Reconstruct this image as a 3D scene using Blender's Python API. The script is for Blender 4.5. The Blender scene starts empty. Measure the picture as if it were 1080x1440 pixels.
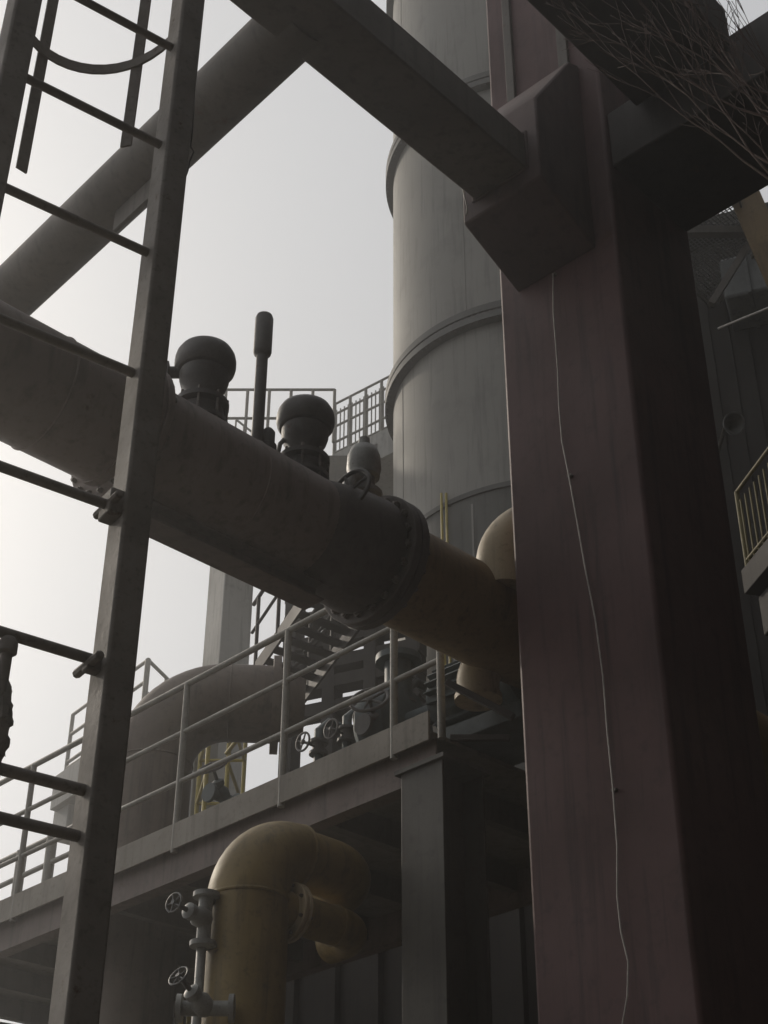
import bpy, math, random
from mathutils import Vector as V, Matrix
random.seed(7)
R = math.radians
scene = bpy.context.scene

# ------------------------------------------------------------------ camera
F, CX, CY = 2150.0, 552.0, 720.0            # focal length and principal point in photo pixels
PITCH = R(33.3)
CAM = V((0, 0, 1.6))
cam_d = bpy.data.cameras.new('camera')
cam_d.sensor_fit = 'VERTICAL'; cam_d.sensor_height = 36; cam_d.lens = 36 * F / 1440
cam_d.shift_x = -12 / 1440; cam_d.clip_start = .05; cam_d.clip_end = 2000
cam = bpy.data.objects.new('camera', cam_d); scene.collection.objects.link(cam)
cam.location = CAM; cam.rotation_euler = (R(90) + PITCH, 0, 0)
scene.camera = cam

# ------------------------------------------------------------------ sky and sun
SUN_EL, SUN_AZ = 30.0, -44.0                # degrees; azimuth measured from the view direction, left is negative
w = bpy.data.worlds.new('World'); scene.world = w; w.use_nodes = True
nt = w.node_tree; bg = nt.nodes['Background']
sky = nt.nodes.new('ShaderNodeTexSky'); sky.sky_type = 'NISHITA'; sky.sun_disc = False
sky.sun_elevation = R(SUN_EL); sky.sun_rotation = R(SUN_AZ)
sky.altitude = 0; sky.air_density = 1.0; sky.dust_density = 7.0; sky.ozone_density = 1.0
hs = nt.nodes.new('ShaderNodeHueSaturation'); hs.inputs['Saturation'].default_value = .28
nt.links.new(sky.outputs[0], hs.inputs['Color'])
smog = nt.nodes.new('ShaderNodeMix'); smog.data_type = 'RGBA'; smog.inputs[0].default_value = .70      # even smog veil over the clear-sky gradient
nt.links.new(hs.outputs[0], smog.inputs[6]); smog.inputs[7].default_value = (11.7, 11.9, 12.3, 1)
nt.links.new(smog.outputs[2], bg.inputs[0])
bg.inputs[1].default_value = .09
sun_d = bpy.data.lights.new('sun', 'SUN'); sun_d.energy = 2.8; sun_d.angle = R(3.0); sun_d.color = (1, .89, .74)
sun = bpy.data.objects.new('sun', sun_d); scene.collection.objects.link(sun)
az, el = R(SUN_AZ), R(SUN_EL)
to_sun = V((math.sin(az) * math.cos(el), math.cos(az) * math.cos(el), math.sin(el)))
sun.rotation_euler = to_sun.to_track_quat('Z', 'Y').to_euler()
vs = scene.view_settings
vs.view_transform = 'Standard'; vs.look = 'None'; vs.gamma = 1; vs.use_curve_mapping = False
vs.exposure = -0.38

# ------------------------------------------------------------------ helpers
cp, sp = math.cos(PITCH), math.sin(PITCH)
def ray(px, py):
    u, v = (px - CX) / F, (CY - py) / F
    return V((u, cp - v * sp, sp + v * cp))
def at(px, py, Y=None, z=None):
    d = ray(px, py)
    return CAM + d * (Y / d.y if Y is not None else (z - CAM.z) / d.z)
A = V((math.sin(R(43)), math.cos(R(43)), 0))       # plant axis running right and away
B = V((-A.y, A.x, 0))                              # plant axis running left and away
Z = V((0, 0, 1))

class MB:
    def __init__(s): s.v = []; s.f = []; s.hard = False
    def add(s, vs_, fs_):
        n = len(s.v); s.v += [tuple(p) for p in vs_]; s.f += [tuple(i + n for i in q) for q in fs_]; return s
    def box(s, c, x, y, z, hx, hy, hz):
        c = V(c); P = [c + x * (a * hx) + y * (b * hy) + z * (d * hz) for d in (-1, 1) for b in (-1, 1) for a in (-1, 1)]
        fs = [(0, 2, 3, 1), (4, 5, 7, 6), (0, 1, 5, 4), (2, 6, 7, 3), (0, 4, 6, 2), (1, 3, 7, 5)]
        if x.cross(y).dot(z) < 0: fs = [tuple(reversed(q)) for q in fs]
        return s.add(P, fs)
    def bar(s, p, q, w_, h_, up=Z):
        p, q = V(p), V(q); d = (q - p).normalized()
        side = d.cross(up)
        if side.length < 1e-4: side = d.cross(V((1, 0, 0)))
        side.normalize(); u = side.cross(d)
        return s.box((p + q) / 2, d, side, u, (q - p).length / 2, w_ / 2, h_ / 2)
    def tube(s, path, r, n=12, cap=True):
        path = [V(p) for p in path]; rs = r if isinstance(r, (list, tuple)) else [r] * len(path)
        T = []
        for i in range(len(path)):
            a = path[max(i - 1, 0)]; b = path[min(i + 1, len(path) - 1)]; T.append((b - a).normalized())
        ref = V((0, 0, 1)) if abs(T[0].z) < .9 else V((1, 0, 0))
        nrm = (ref - T[0] * ref.dot(T[0])).normalized(); vs_ = []; fs = []
        for i, p in enumerate(path):
            nrm = (nrm - T[i] * nrm.dot(T[i])).normalized(); bn = T[i].cross(nrm)
            for k in range(n):
                a = 2 * math.pi * k / n
                vs_.append(p + (nrm * math.cos(a) + bn * math.sin(a)) * rs[i])
        for i in range(len(path) - 1):
            for k in range(n):
                k2 = (k + 1) % n
                fs.append((i * n + k, i * n + k2, (i + 1) * n + k2, (i + 1) * n + k))
        if cap:
            fs.append(tuple(range(n - 1, -1, -1))); m = (len(path) - 1) * n; fs.append(tuple(range(m, m + n)))
        return s.add(vs_, fs)
    def lathe(s, o, axis, prof, n=32, closed=False):
        o = V(o); axis = V(axis).normalized()
        ref = V((0, 0, 1)) if abs(axis.z) < .9 else V((1, 0, 0))
        x = (ref - axis * ref.dot(axis)).normalized(); y = axis.cross(x); vs_ = []; fs = []
        for r, h in prof:
            for k in range(n):
                a = 2 * math.pi * k / n; vs_.append(o + axis * h + (x * math.cos(a) + y * math.sin(a)) * r)
        m = len(prof)
        for i in range(m if closed else m - 1):
            j = (i + 1) % m
            for k in range(n):
                k2 = (k + 1) % n; fs.append((i * n + k, i * n + k2, j * n + k2, j * n + k))
        if not closed:
            fs.append(tuple(range(n - 1, -1, -1))); fs.append(tuple(range((m - 1) * n, m * n)))
        return s.add(vs_, fs)
    def torus(s, c, axis, Rr, r, n=28, k=8, a0=0, a1=2 * math.pi):
        c = V(c); axis = V(axis).normalized(); ref = V((0, 0, 1)) if abs(axis.z) < .9 else V((1, 0, 0))
        x = (ref - axis * ref.dot(axis)).normalized(); y = axis.cross(x); vs_ = []; fs = []
        for i in range(n):
            a = 2 * math.pi * i / n; d = x * math.cos(a) + y * math.sin(a)
            for j in range(k):
                b = 2 * math.pi * j / k; vs_.append(c + d * (Rr + r * math.cos(b)) + axis * (r * math.sin(b)))
        for i in range(n):
            for j in range(k):
                i2, j2 = (i + 1) % n, (j + 1) % k; fs.append((i * k + j, i2 * k + j, i2 * k + j2, i * k + j2))
        return s.add(vs_, fs)
    def prism(s, poly, d):                        # extrude a planar polygon (list of points) by vector d
        poly = [V(p) for p in poly]; d = V(d); n = len(poly)
        nn = sum(((poly[i] - poly[0]).cross(poly[(i + 1) % n] - poly[0]) for i in range(1, n)), V((0, 0, 0)))
        if nn.dot(d) > 0: poly = poly[::-1]
        fs = [tuple(range(n)), tuple(range(2 * n - 1, n - 1, -1))]
        fs += [(i, i + n, (i + 1) % n + n, (i + 1) % n) for i in range(n)]
        return s.add(poly + [p + d for p in poly], fs)
    def mesh(s, name, mat, origin=(0, 0, 0), smooth=True):
        me = bpy.data.meshes.new(name); o = V(origin)
        me.from_pydata([V(p) - o for p in s.v], [], s.f); me.validate(); me.update()
        if smooth:
            me.polygons.foreach_set('use_smooth', [True] * len(me.polygons)); me.set_sharp_from_angle(angle=R(38))
        me.materials.append(mat); return me
LOC = {}
def link(name, data, parent=None, loc=(0, 0, 0)):
    o = bpy.data.objects.new(name, data); scene.collection.objects.link(o)
    o.location = loc
    if parent is not None: o.parent = parent
    return o
def tag(o, label, cat, group=None):
    o['label'] = label; o['category'] = cat
    if group: o['group'] = group
    return o
def thing(name, loc, label, cat, group=None):
    o = link(name, None, None, V(loc)); o.empty_display_size = .2; LOC[o.name] = V(loc)
    return tag(o, label, cat, group)
def part(mb, name, mat, parent, bevel=0, smooth=True, label=None):
    og = LOC.get(parent.name, V((0, 0, 0)))
    o = link(name, mb.mesh(name, mat, og, smooth), parent); LOC[o.name] = og
    if bevel:
        b = o.modifiers.new('edge', 'BEVEL'); b.width = bevel; b.segments = 2; b.limit_method = 'ANGLE'; b.angle_limit = R(50)
    if label: o['label'] = label
    return o
def whole(mb, name, mat, label, cat, group=None, loc=None, bevel=0):
    loc = V(loc) if loc is not None else V(mb.v[0])
    o = link(name, mb.mesh(name, mat, loc), None, loc); LOC[o.name] = loc
    if bevel:
        b = o.modifiers.new('edge', 'BEVEL'); b.width = bevel; b.segments = 2; b.limit_method = 'ANGLE'; b.angle_limit = R(50)
    return tag(o, label, cat, group)
def clone(src, parent, offset):                   # a part copied with the same mesh data, moved by offset
    o = src.copy(); scene.collection.objects.link(o); o.parent = parent; o.location = V(src.location) + V(offset)
    LOC[o.name] = LOC.get(src.name, V((0, 0, 0))); return o
def arc(c, u, v_, r, a0, a1, n):
    return [V(c) + V(u) * (r * math.cos(a0 + (a1 - a0) * i / n)) + V(v_) * (r * math.sin(a0 + (a1 - a0) * i / n)) for i in range(n + 1)]
def sag(p, q, d, n=14, jit=0):
    p, q = V(p), V(q); out = []
    for i in range(n + 1):
        t = i / n; a = p.lerp(q, t); a.z -= d * 4 * t * (1 - t)
        if 0 < i < n and jit: a += V((random.uniform(-jit, jit), random.uniform(-jit, jit), random.uniform(-jit, jit)))
        out.append(a)
    return out
def flange(o, axis, r_in, r_out, t, parent, mat, bolts=12, gap=.008, name='flange'):
    """a bolted pair of flange discs with its bolts as sub-parts"""
    o = V(o); axis = V(axis).normalized(); m = MB()
    for s in (-1, 1):
        c = o + axis * (s * (t / 2 + gap / 2))
        m.lathe(c, axis, [(r_in, -t / 2), (r_out - .004, -t / 2), (r_out, -t / 2 + .004), (r_out, t / 2 - .004), (r_out - .004, t / 2), (r_in, t / 2)], 40)
    m.lathe(o, axis, [(r_in, -gap / 2), (r_out * .93, -gap / 2), (r_out * .93, gap / 2), (r_in, gap / 2)], 40)
    f = part(m, name, mat, parent)
    ref = V((0, 0, 1)) if abs(axis.z) < .9 else V((1, 0, 0))
    x = (ref - axis * ref.dot(axis)).normalized(); y = axis.cross(x); rb = (r_in + r_out) / 2 + (r_out - r_in) * .1; br = max((r_out - r_in) * .2, .006)
    first = None
    for k in range(bolts):
        a = 2 * math.pi * (k + .5) / bolts; d = (x * math.cos(a) + y * math.sin(a)) * rb
        if first is None:
            L = t + gap / 2; b = MB().tube([o + d - axis * (L + br * 1.6), o + d + axis * (L + br * 1.6)], br * .62, 8)
            for s in (-1, 1): b.tube([o + d + axis * (s * L), o + d + axis * (s * (L + br * 1.1))], br, 6)
            first = part(b, 'bolt', M['bolt'], f); d0 = d
        else: clone(first, f, d - d0)
    return f

# ------------------------------------------------------------------ materials
M = {}
def paint(key, col, col2=None, rough=.55, scale=6, rust=0.0, streak=.0, bump=.15, metal=0.0, spec=.4, chips=.3):
    m = bpy.data.materials.new(key); m.use_nodes = True; t = m.node_tree; n = t.nodes; l = t.links
    bs = n['Principled BSDF']; bs.inputs['Roughness'].default_value = rough; bs.inputs['Metallic'].default_value = metal
    bs.inputs['Specular IOR Level'].default_value = spec
    g = n.new('ShaderNodeNewGeometry')
    def noise(sc, det=8, ro=.6, stretch=None):
        t_ = n.new('ShaderNodeTexNoise'); t_.inputs['Scale'].default_value = sc; t_.inputs['Detail'].default_value = det; t_.inputs['Roughness'].default_value = ro
        if stretch:
            mp = n.new('ShaderNodeMapping'); mp.inputs['Scale'].default_value = stretch; l.new(g.outputs['Position'], mp.inputs[0]); l.new(mp.outputs[0], t_.inputs[0])
        else: l.new(g.outputs['Position'], t_.inputs[0])
        return t_
    def ramp(src, a, b):
        r_ = n.new('ShaderNodeMapRange'); r_.inputs[1].default_value = a; r_.inputs[2].default_value = b; l.new(src, r_.inputs[0]); return r_.outputs[0]
    def mix(fac, c1, c2):
        x = n.new('ShaderNodeMix'); x.data_type = 'RGBA'; l.new(fac, x.inputs[0])
        for i, c in ((6, c1), (7, c2)):
            if hasattr(c, 'is_output'): l.new(c, x.inputs[i])
            else: x.inputs[i].default_value = (*c, 1)
        return x.outputs[2]
    col2 = col2 or tuple(c * .62 for c in col)
    n1 = noise(scale); c = mix(ramp(n1.outputs[0], .35, .7), col, col2)
    n3 = noise(scale * 9, 4); c = mix(ramp(n3.outputs[0], .55, .8), c, tuple(x * .75 for x in col2))
    if streak:
        n2 = noise(5, 6, .6, (3.2, 3.2, .22)); f = ramp(n2.outputs[0], .52, .52 + .5 * (1 - streak)); c = mix(f, c, tuple(x * .45 for x in col2))
    if rust:
        n4 = noise(scale * 1.7, 10, .72); f = ramp(n4.outputs[0], .72 - .3 * rust, .78 - .22 * rust); c = mix(f, c, (.085, .04, .022))
    if chips:                                        # small flaked patches and thin rust runs
        n5 = noise(scale * 3.3 + 7, 14, .78); f = ramp(n5.outputs[0], .735 - .13 * chips, .75 - .13 * chips); c = mix(f, c, (.06, .032, .02))
        n6 = noise(16, 4, .7, (1.0, 1.0, .05)); f2 = n.new('ShaderNodeMath'); f2.operation = 'MULTIPLY'; l.new(ramp(n6.outputs[0], .60, .74), f2.inputs[0]); f2.inputs[1].default_value = chips
        c = mix(f2.outputs[0], c, tuple(x * .5 for x in col2))
    l.new(c, bs.inputs['Base Color'])
    rr = n.new('ShaderNodeMapRange'); rr.inputs[3].default_value = max(rough - .15, .05); rr.inputs[4].default_value = min(rough + .2, 1); l.new(n1.outputs[0], rr.inputs[0]); l.new(rr.outputs[0], bs.inputs['Roughness'])
    if bump:
        b = n.new('ShaderNodeBump'); b.inputs['Strength'].default_value = bump; b.inputs['Distance'].default_value = .006
        l.new(n3.outputs[0], b.inputs['Height']); l.new(b.outputs[0], bs.inputs['Normal'])
    M[key] = m; return m
paint('column_red', (.115, .060, .058), (.075, .040, .038), .6, 1.3, rust=.25, streak=.5, chips=.5)
paint('joint_red', (.085, .052, .049), (.055, .036, .034), .65, 1.6, rust=.4, streak=.4, chips=.5)
paint('beam_dark', (.13, .115, .10), (.09, .08, .07), .6, 2, rust=.3, streak=.3)
paint('beam_shaded', (.05, .042, .038), (.035, .03, .027), .65, 2, rust=.25, streak=.3)  # darker copy of the beam paint, with shade put into its colour
paint('beam_brown', (.17, .13, .115), (.12, .09, .08), .55, 2.5, rust=.35, streak=.3)
paint('ladder_grey', (.26, .24, .22), (.18, .165, .15), .7, 8, rust=.35)
paint('pipe_brown', (.25, .20, .18), (.17, .135, .12), .6, 2.2, rust=.3, streak=.4)
paint('pipe_umber', (.17, .14, .11), (.115, .085, .07), .6, 2.2, rust=.35, streak=.4)
paint('pipe_olive', (.26, .18, .085), (.175, .12, .058), .55, 3, rust=.25, streak=.4)
paint('pipe_ochre', (.28, .20, .07), (.18, .125, .045), .5, 3, rust=.2, streak=.45)
paint('cream', (.48, .39, .25), (.34, .27, .17), .5, 3, streak=.4)
paint('tank', (.22, .212, .193), (.18, .174, .158), .62, .25, streak=.35, bump=.05)
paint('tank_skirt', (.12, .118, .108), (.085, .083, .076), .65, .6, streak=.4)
paint('tank_ring', (.085, .083, .077), (.06, .058, .054), .6, 1.5, rust=.2)
paint('vent_dark', (.13, .12, .115), (.085, .08, .075), .5, 9, rust=.4)
paint('joint_dark', (.105, .088, .08), (.07, .058, .05), .6, 3, rust=.3, streak=.3)
paint('valve_grey', (.30, .30, .28), (.2, .2, .19), .45, 12, rust=.3)
paint('steel', (.16, .16, .155), (.10, .10, .098), .45, 20, metal=.7, rust=.2)
paint('bolt', (.22, .2, .18), (.12, .1, .09), .45, 30, metal=.5, rust=.5)
paint('rail_grey', (.27, .26, .23), (.18, .17, .15), .5, 7, rust=.35)
paint('rail_yellow', (.42, .34, .07), (.29, .23, .05), .5, 7, rust=.3)
paint('rail_ochre', (.17, .14, .05), (.11, .09, .035), .6, 7, rust=.4)
paint('deck', (.19, .175, .15), (.13, .12, .105), .65, 3, rust=.35, streak=.2)
paint('toe', (.24, .215, .18), (.17, .152, .128), .6, 3, rust=.3, streak=.3)
paint('motor_blue', (.10, .12, .122), (.068, .08, .082), .5, 5, rust=.3)
paint('concrete', (.38, .375, .36), (.29, .285, .27), .85, 1.2, streak=.4, bump=.35)
paint('ground', (.13, .115, .098), (.09, .08, .068), .9, .6, bump=.4)
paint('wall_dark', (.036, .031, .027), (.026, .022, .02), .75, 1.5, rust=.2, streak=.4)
paint('leg_dark', (.085, .078, .065), (.06, .055, .046), .55, 2, rust=.3, streak=.3)
paint('panel_grey', (.22, .23, .23), (.16, .17, .17), .6, 2, streak=.3)
paint('cable', (.50, .47, .43), (.35, .33, .3), .5, 20)
paint('cable_dark', (.10, .095, .09), None, .5, 20)
paint('cloth', (.24, .225, .20), (.15, .14, .125), .95, 14, bump=.6)
paint('bark', (.075, .042, .034), (.05, .03, .024), .8, 25, bump=.4)
paint('mesh_steel', (.17, .17, .165), (.11, .11, .105), .6, 9, rust=.3)

# ------------------------------------------------------------------ ground
g = MB(); N = 24
g.v = [((i / N - .5) * 900, (j / N - .5) * 900, 0) for j in range(N + 1) for i in range(N + 1)]
g.f = [(j * (N + 1) + i, j * (N + 1) + i + 1, (j + 1) * (N + 1) + i + 1, (j + 1) * (N + 1) + i) for j in range(N) for i in range(N)]
o = link('ground', g.mesh('ground', M['ground'])); o['kind'] = 'structure'

# ------------------------------------------------------------------ main column and overhead frame
S = .8
Nc = V((1.19, 6.0, 0)); Lc = Nc + B * S; Rc = Nc + A * S; Cc = Nc + (A + B) * (S / 2)
col = thing('steel_column', Cc, 'massive square red-brown steel column filling the right side, wire down its face', 'column')
ZT = 12.0
m = MB().prism([Nc, Rc, Rc + B * S, Lc], Z * ZT); part(m, 'shaft', M['column_red'], col, .02)
m = MB().box(Cc + Z * .03, A, B, Z, .62, .62, .03); part(m, 'base_plate', M['beam_dark'], col, .006)
# cover plates on the left face above the joint, and ring stiffeners where the beams meet the shaft
m = MB().box(Nc + B * .22 - A * .012 + Z * 9.6, A, B, Z, .012, .035, 1.3); part(m, 'cover_strip', M['beam_dark'], col, .004)
m = MB().box(Nc + B * .62 - A * .012 + Z * 9.8, A, B, Z, .012, .03, 1.5); part(m, 'cover_strip', M['beam_dark'], col, .004)
# haunch under the joint on the left face
hb = Lc + (Nc - Lc) * .5
e0, e1 = hb + B * .27, hb - B * .27; ZJ = (7.615, 7.885)
m = MB().prism([e0 + Z * 8.75, e0 - A * .10 + Z * 8.70, e0 - A * .46 + Z * 8.10, e0 - A * .46 + Z * 7.50, e0 + Z * 7.30], e1 - e0); jb = part(m, 'joint_box', M['joint_red'], col, .012)
for (o_, a_, b_) in ((hb - A * .462, B * .19, Z * ZJ[0]), (hb - A * .462, B * .19, Z * ZJ[1])):
    part(MB().tube([o_ - a_ + b_, o_ + a_ + b_], .009, 6), 'weld_bead', M['joint_red'], col)
for sg in (-1, 1): part(MB().tube([hb - A * .462 + B * (.19 * sg) + Z * ZJ[0], hb - A * .462 + B * (.19 * sg) + Z * ZJ[1]], .009, 6), 'weld_bead', M['joint_red'], col)

def ibeam(name, p0, p1, w_, h_, mat, label, tf=.022, tw=.016, stiff=0, group=None):
    """wide-flange beam between two points of its bottom centre line"""
    p0, p1 = V(p0), V(p1); d = (p1 - p0).normalized(); sd = d.cross(Z).normalized()
    t = thing(name, p0, label, 'beam', group)
    m = MB().box((p0 + p1) / 2 + Z * (tf / 2), d, sd, Z, (p1 - p0).length / 2, w_ / 2, tf / 2); part(m, 'bottom_flange', mat, t, .004)
    m = MB().box((p0 + p1) / 2 + Z * (h_ - tf / 2), d, sd, Z, (p1 - p0).length / 2, w_ / 2, tf / 2); part(m, 'top_flange', mat, t, .004)
    m = MB().box((p0 + p1) / 2 + Z * (h_ / 2), d, sd, Z, (p1 - p0).length / 2 - .002, tw / 2, h_ / 2 - tf); part(m, 'web', mat, t)
    first = None; L = (p1 - p0).length
    for k in range(stiff):
        for s in (-1, 1):
            c = p0 + d * (L * (k + .5) / stiff) + sd * (s * (w_ / 4 + tw / 4)) + Z * (h_ / 2)
            m = MB().box(c, d, sd, Z, .007, w_ / 4 - tw / 4 - .006, h_ / 2 - tf - .001); part(m, 'stiffener', mat, t)
    return t
def boxbeam(name, p0, p1, w_, h_, mat, label, group=None, plates=()):
    p0, p1 = V(p0), V(p1); d = (p1 - p0).normalized(); sd = d.cross(Z).normalized()
    t = thing(name, p0, label, 'beam', group)
    m = MB().box((p0 + p1) / 2 + Z * (h_ / 2), d, sd, Z, (p1 - p0).length / 2, w_ / 2, h_ / 2); part(m, 'box_section', mat, t, .012)
    for f_ in plates:
        c = p0.lerp(p1, f_)
        m = MB().box(c + Z * (h_ / 2), d, sd, Z, .16, w_ / 2 + .012, h_ / 2 + .012); part(m, 'splice_plate', mat, t, .004)
    return t
ZB = 7.62
bc = hb
boxbeam('roof_beam', bc - A * .455 + Z * ZB, bc - A * 7.5 + Z * ZB, .36, .26, M['beam_dark'], 'dark overhead beam running from the upper left corner down to the column joint', plates=(.5,))
p0 = Nc + A * .4 - B * .0 + Z * 7.85
boxbeam('roof_beam', p0, p0 - B * 6.5, .72, .42, M['beam_shaded'], 'broad shade-coloured overhead beam running off the top right behind the bare twigs')
p0 = Nc - B * .52 + A * .02 + Z * 8.15
boxbeam('roof_beam', p0, p0 - A * 6.5, .62, .3, M['beam_shaded'], 'shade-coloured overhead beam at the top edge between column and bare twigs')

# round tie tube from the roof beam to the left and away
q0 = at(392, 56, z=ZB + .14); TD = (at(15, 415, z=ZB + .14) - q0).normalized(); TP = V((-TD.y, TD.x, 0))
t = thing('tie_tube', q0, 'round grey-olive steel tube slanting from the overhead beam down to the left edge', 'beam')
m = MB().tube([q0 - TD * .22, q0 + TD * 9], .165, 40); part(m, 'tube', M['beam_dark'], t)
c = q0 + TD * 1.15
m = MB().box(c - Z * .19, TD, TP, Z, .26, .012, .12); part(m, 'gusset_plate', M['beam_dark'], t, .003)

# ------------------------------------------------------------------ wire on column
pts = [(778, 385), (779, 440), (784, 520), (787, 570), (790, 620), (800, 668), (812, 730), (823, 800), (838, 870), (848, 950), (855, 1030), (863, 1110), (868, 1190), (867, 1260), (874, 1310), (884, 1352), (882, 1400), (874, 1442), (868, 1500)]
nrm = -A; pl = Nc - A * .02
wp = []
for x, y in pts:
    x += random.uniform(-1.2, 1.2); d = ray(x, y); k = (pl - CAM).dot(nrm) / d.dot(nrm); wp.append(CAM + d * k)
wp.append(V((wp[-1].x + .01, wp[-1].y, .02)))
wt = thing('loose_wire', wp[-1], 'thin pale wire hanging loosely down the big red-brown column', 'wire')
part(MB().tube(wp, .0038, 6), 'cable', M['cable'], wt)
for k in (0, 5, 11): part(MB().box(wp[k] + A * .012, A, B, Z, .012, .012, .006), 'clip', M['bolt'], wt)
p = at(650, 262, Y=(bc - A * .35).y); wp = [p, at(653, 275, Y=p.y), at(655, 283, Y=p.y - .01), at(657, 292, Y=p.y), at(656, 301, Y=p.y)]
whole(MB().tube(wp, .005, 6), 'wire_end', M['cable'], 'short twisted wire end dangling at the column and beam joint', 'wire')

# ------------------------------------------------------------------ caged ladder
LD = V((math.sin(R(54)), math.cos(R(54)), 0)); LN = V((-LD.y, LD.x, 0))      # rung direction, and the cage side
st = at(192, 650, Y=2.5); st.z = 0
WID = .40
lad = thing('caged_ladder', st - LD * WID / 2, 'grey steel ladder with safety cage standing close at the left', 'ladder')
for k in (0, 1):
    p = st - LD * (WID * k)
    m = MB().box(p + Z * 3.3, LD, LN, Z, .030, .036, 3.3); part(m, 'stile', M['ladder_grey'], lad, .006)
zr = at(165, 722, Y=2.5).z; SPC = .335
m = MB().tube([st - LD * .02 + Z * zr, st - LD * (WID - .02) + Z * zr], .0105, 10); first = part(m, 'rung', M['ladder_grey'], lad)
k = 1
for i in range(-9, 12):
    zz = zr + i * SPC
    if i == 0 or zz < .2 or zz > 6.5: continue
    clone(first, lad, (0, 0, i * SPC))
# cage hoops: flat bars bowing out on the far side of the ladder
def strip(path, w_, t_, wdir):
    m = MB(); vs_ = []; fs = []; n = len(path)
    for i in range(n):
        d = (path[min(i + 1, n - 1)] - path[max(i - 1, 0)]).normalized(); wd = wdir; nn = d.cross(wd).normalized()
        for a, b in ((-1, -1), (1, -1), (1, 1), (-1, 1)): vs_.append(path[i] + wd * (a * w_ / 2) + nn * (b * t_ / 2))
    for i in range(n - 1):
        for k in range(4): fs.append((i * 4 + k, i * 4 + (k + 1) % 4, i * 4 + 4 + (k + 1) % 4, i * 4 + 4 + k))
    fs.append((3, 2, 1, 0)); fs.append(tuple(range(n * 4 - 4, n * 4)))
    return m.add(vs_, fs)
hc = st - LD * WID / 2
def hoop_pt(a, k=1.0): return hc + LD * (k * .205 * math.cos(a) * (1 + .10 * math.sin(a))) + LN * (k * .31 * math.sin(a))
zh = at(132, 84, Y=(hc + LN * .31).y).z
h0 = part(strip([hoop_pt(math.pi * i / 24) + Z * zh for i in range(25)], .032, .006, Z), 'cage_hoop', M['ladder_grey'], lad)
clone(h0, lad, (0, 0, .70)); clone(h0, lad, (0, 0, 1.4))
for a, zb_ in ((100, .42), (164, .90), (40, .3)):
    a = R(a); p = hoop_pt(a, 1.02)
    out = (LD * math.cos(a) + LN * math.sin(a)).normalized(); sd = Z.cross(out); Lz = 1.5 + zb_
    m = MB().box(p + Z * (zh - zb_ + Lz / 2), out, sd, Z, .003, .015, Lz / 2); part(m, 'cage_strap', M['ladder_grey'], lad, .001)
# clamps where stay bars meet the right stile
for px, py in ((165, 722), (135, 945)):
    z_ = at(px, py, Y=2.5).z
    k_ = 1 if py == 722 else .5
    m = MB().box(st + Z * z_ - LD * .042, LD, LN, Z, .015, .026 * k_, .028 * k_); m.tube([st + Z * z_ - LD * .05 - LN * .05, st + Z * z_ - LD * .05 + LN * .05], .009, 8); part(m, 'clamp', M['ladder_grey'], lad, .004)
# short guard post clamped to the rungs at the left edge
gp = st - LD * .205; gp.z = 0
zt = at(9, 896, Y=gp.y).z; zlow = at(2, 1230, Y=gp.y).z
post = thing('guard_post', gp + Z * zlow, 'short grey post with domed cap at the left edge, clamped to the ladder rungs', 'post')
m = MB().tube([gp + Z * zlow, gp + Z * (zt - .02)], .011, 14); m.lathe(gp + Z * (zt - .035), Z, [(.012, 0), (.018, .004), (.018, .022), (.012, .033), (.004, .037)], 16)
part(m, 'tube', M['ladder_grey'], post)
z_ = at(100, 1117, Y=2.5).z
part(MB().tube([st + Z * z_ - LD * .03, st - LD * .38 + Z * z_], .011, 10), 'cross_bar', M['ladder_grey'], post)
# rag hanging from the guard post
zc = at(8, 945, Y=gp.y).z
rm = MB(); ru, rv = 10, 26; vs_ = []
lx = (ray(100, 1000) - ray(0, 1000)); lx.z = 0; lx.normalize()
for i in range(rv + 1):
    f = i / rv; wd = (.006 + .022 * min(f / .5, 1)) if f < .52 else .021 - .012 * (f - .52) / .48 + random.uniform(-.003, .003)
    for k in range(ru + 1):
        a = 2 * math.pi * k / ru
        r_ = wd * (1 + .25 * math.sin(3 * a + i * .4) + random.uniform(-.12, .12))
        vs_.append(gp + Z * (zc - f * .195) + lx * (r_ * math.cos(a) + .008 * f) + lx.cross(Z) * (r_ * .55 * math.sin(a)))
rm.add(vs_, [(i * (ru + 1) + k, i * (ru + 1) + k + 1, (i + 1) * (ru + 1) + k + 1, (i + 1) * (ru + 1) + k) for i in range(rv) for k in range(ru)])
for k in range(34):                                    # frayed threads
    f = random.uniform(.5, 1); a = random.uniform(0, 6.28)
    p = gp + Z * (zc - f * .195) + lx * (.016 * math.cos(a) + .008 * f) + lx.cross(Z) * (.012 * math.sin(a))
    rm.tube([p, p + lx * random.uniform(.002, .012) - Z * random.uniform(.004, .016)], .0007, 3)
whole(rm, 'rag', M['cloth'], 'frayed rag wound round the short post at the left edge', 'rag', loc=gp + Z * zc)
# loose cable hanging beside the ladder stile
cy = 2.52
pts = [(276, -60), (277, 20), (276, 60), (274, 110), (272, 160), (270, 190), (268, 206), (272, 214), (266, 228), (264, 240), (258, 256)]
whole(MB().tube([at(x, y, Y=cy + .01 * math.sin(i)) for i, (x, y) in enumerate(pts)], .0022, 6), 'loose_cable', M['cable_dark'], 'thin dark cable hanging beside the ladder stile, looped at its end', 'cable')

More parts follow.
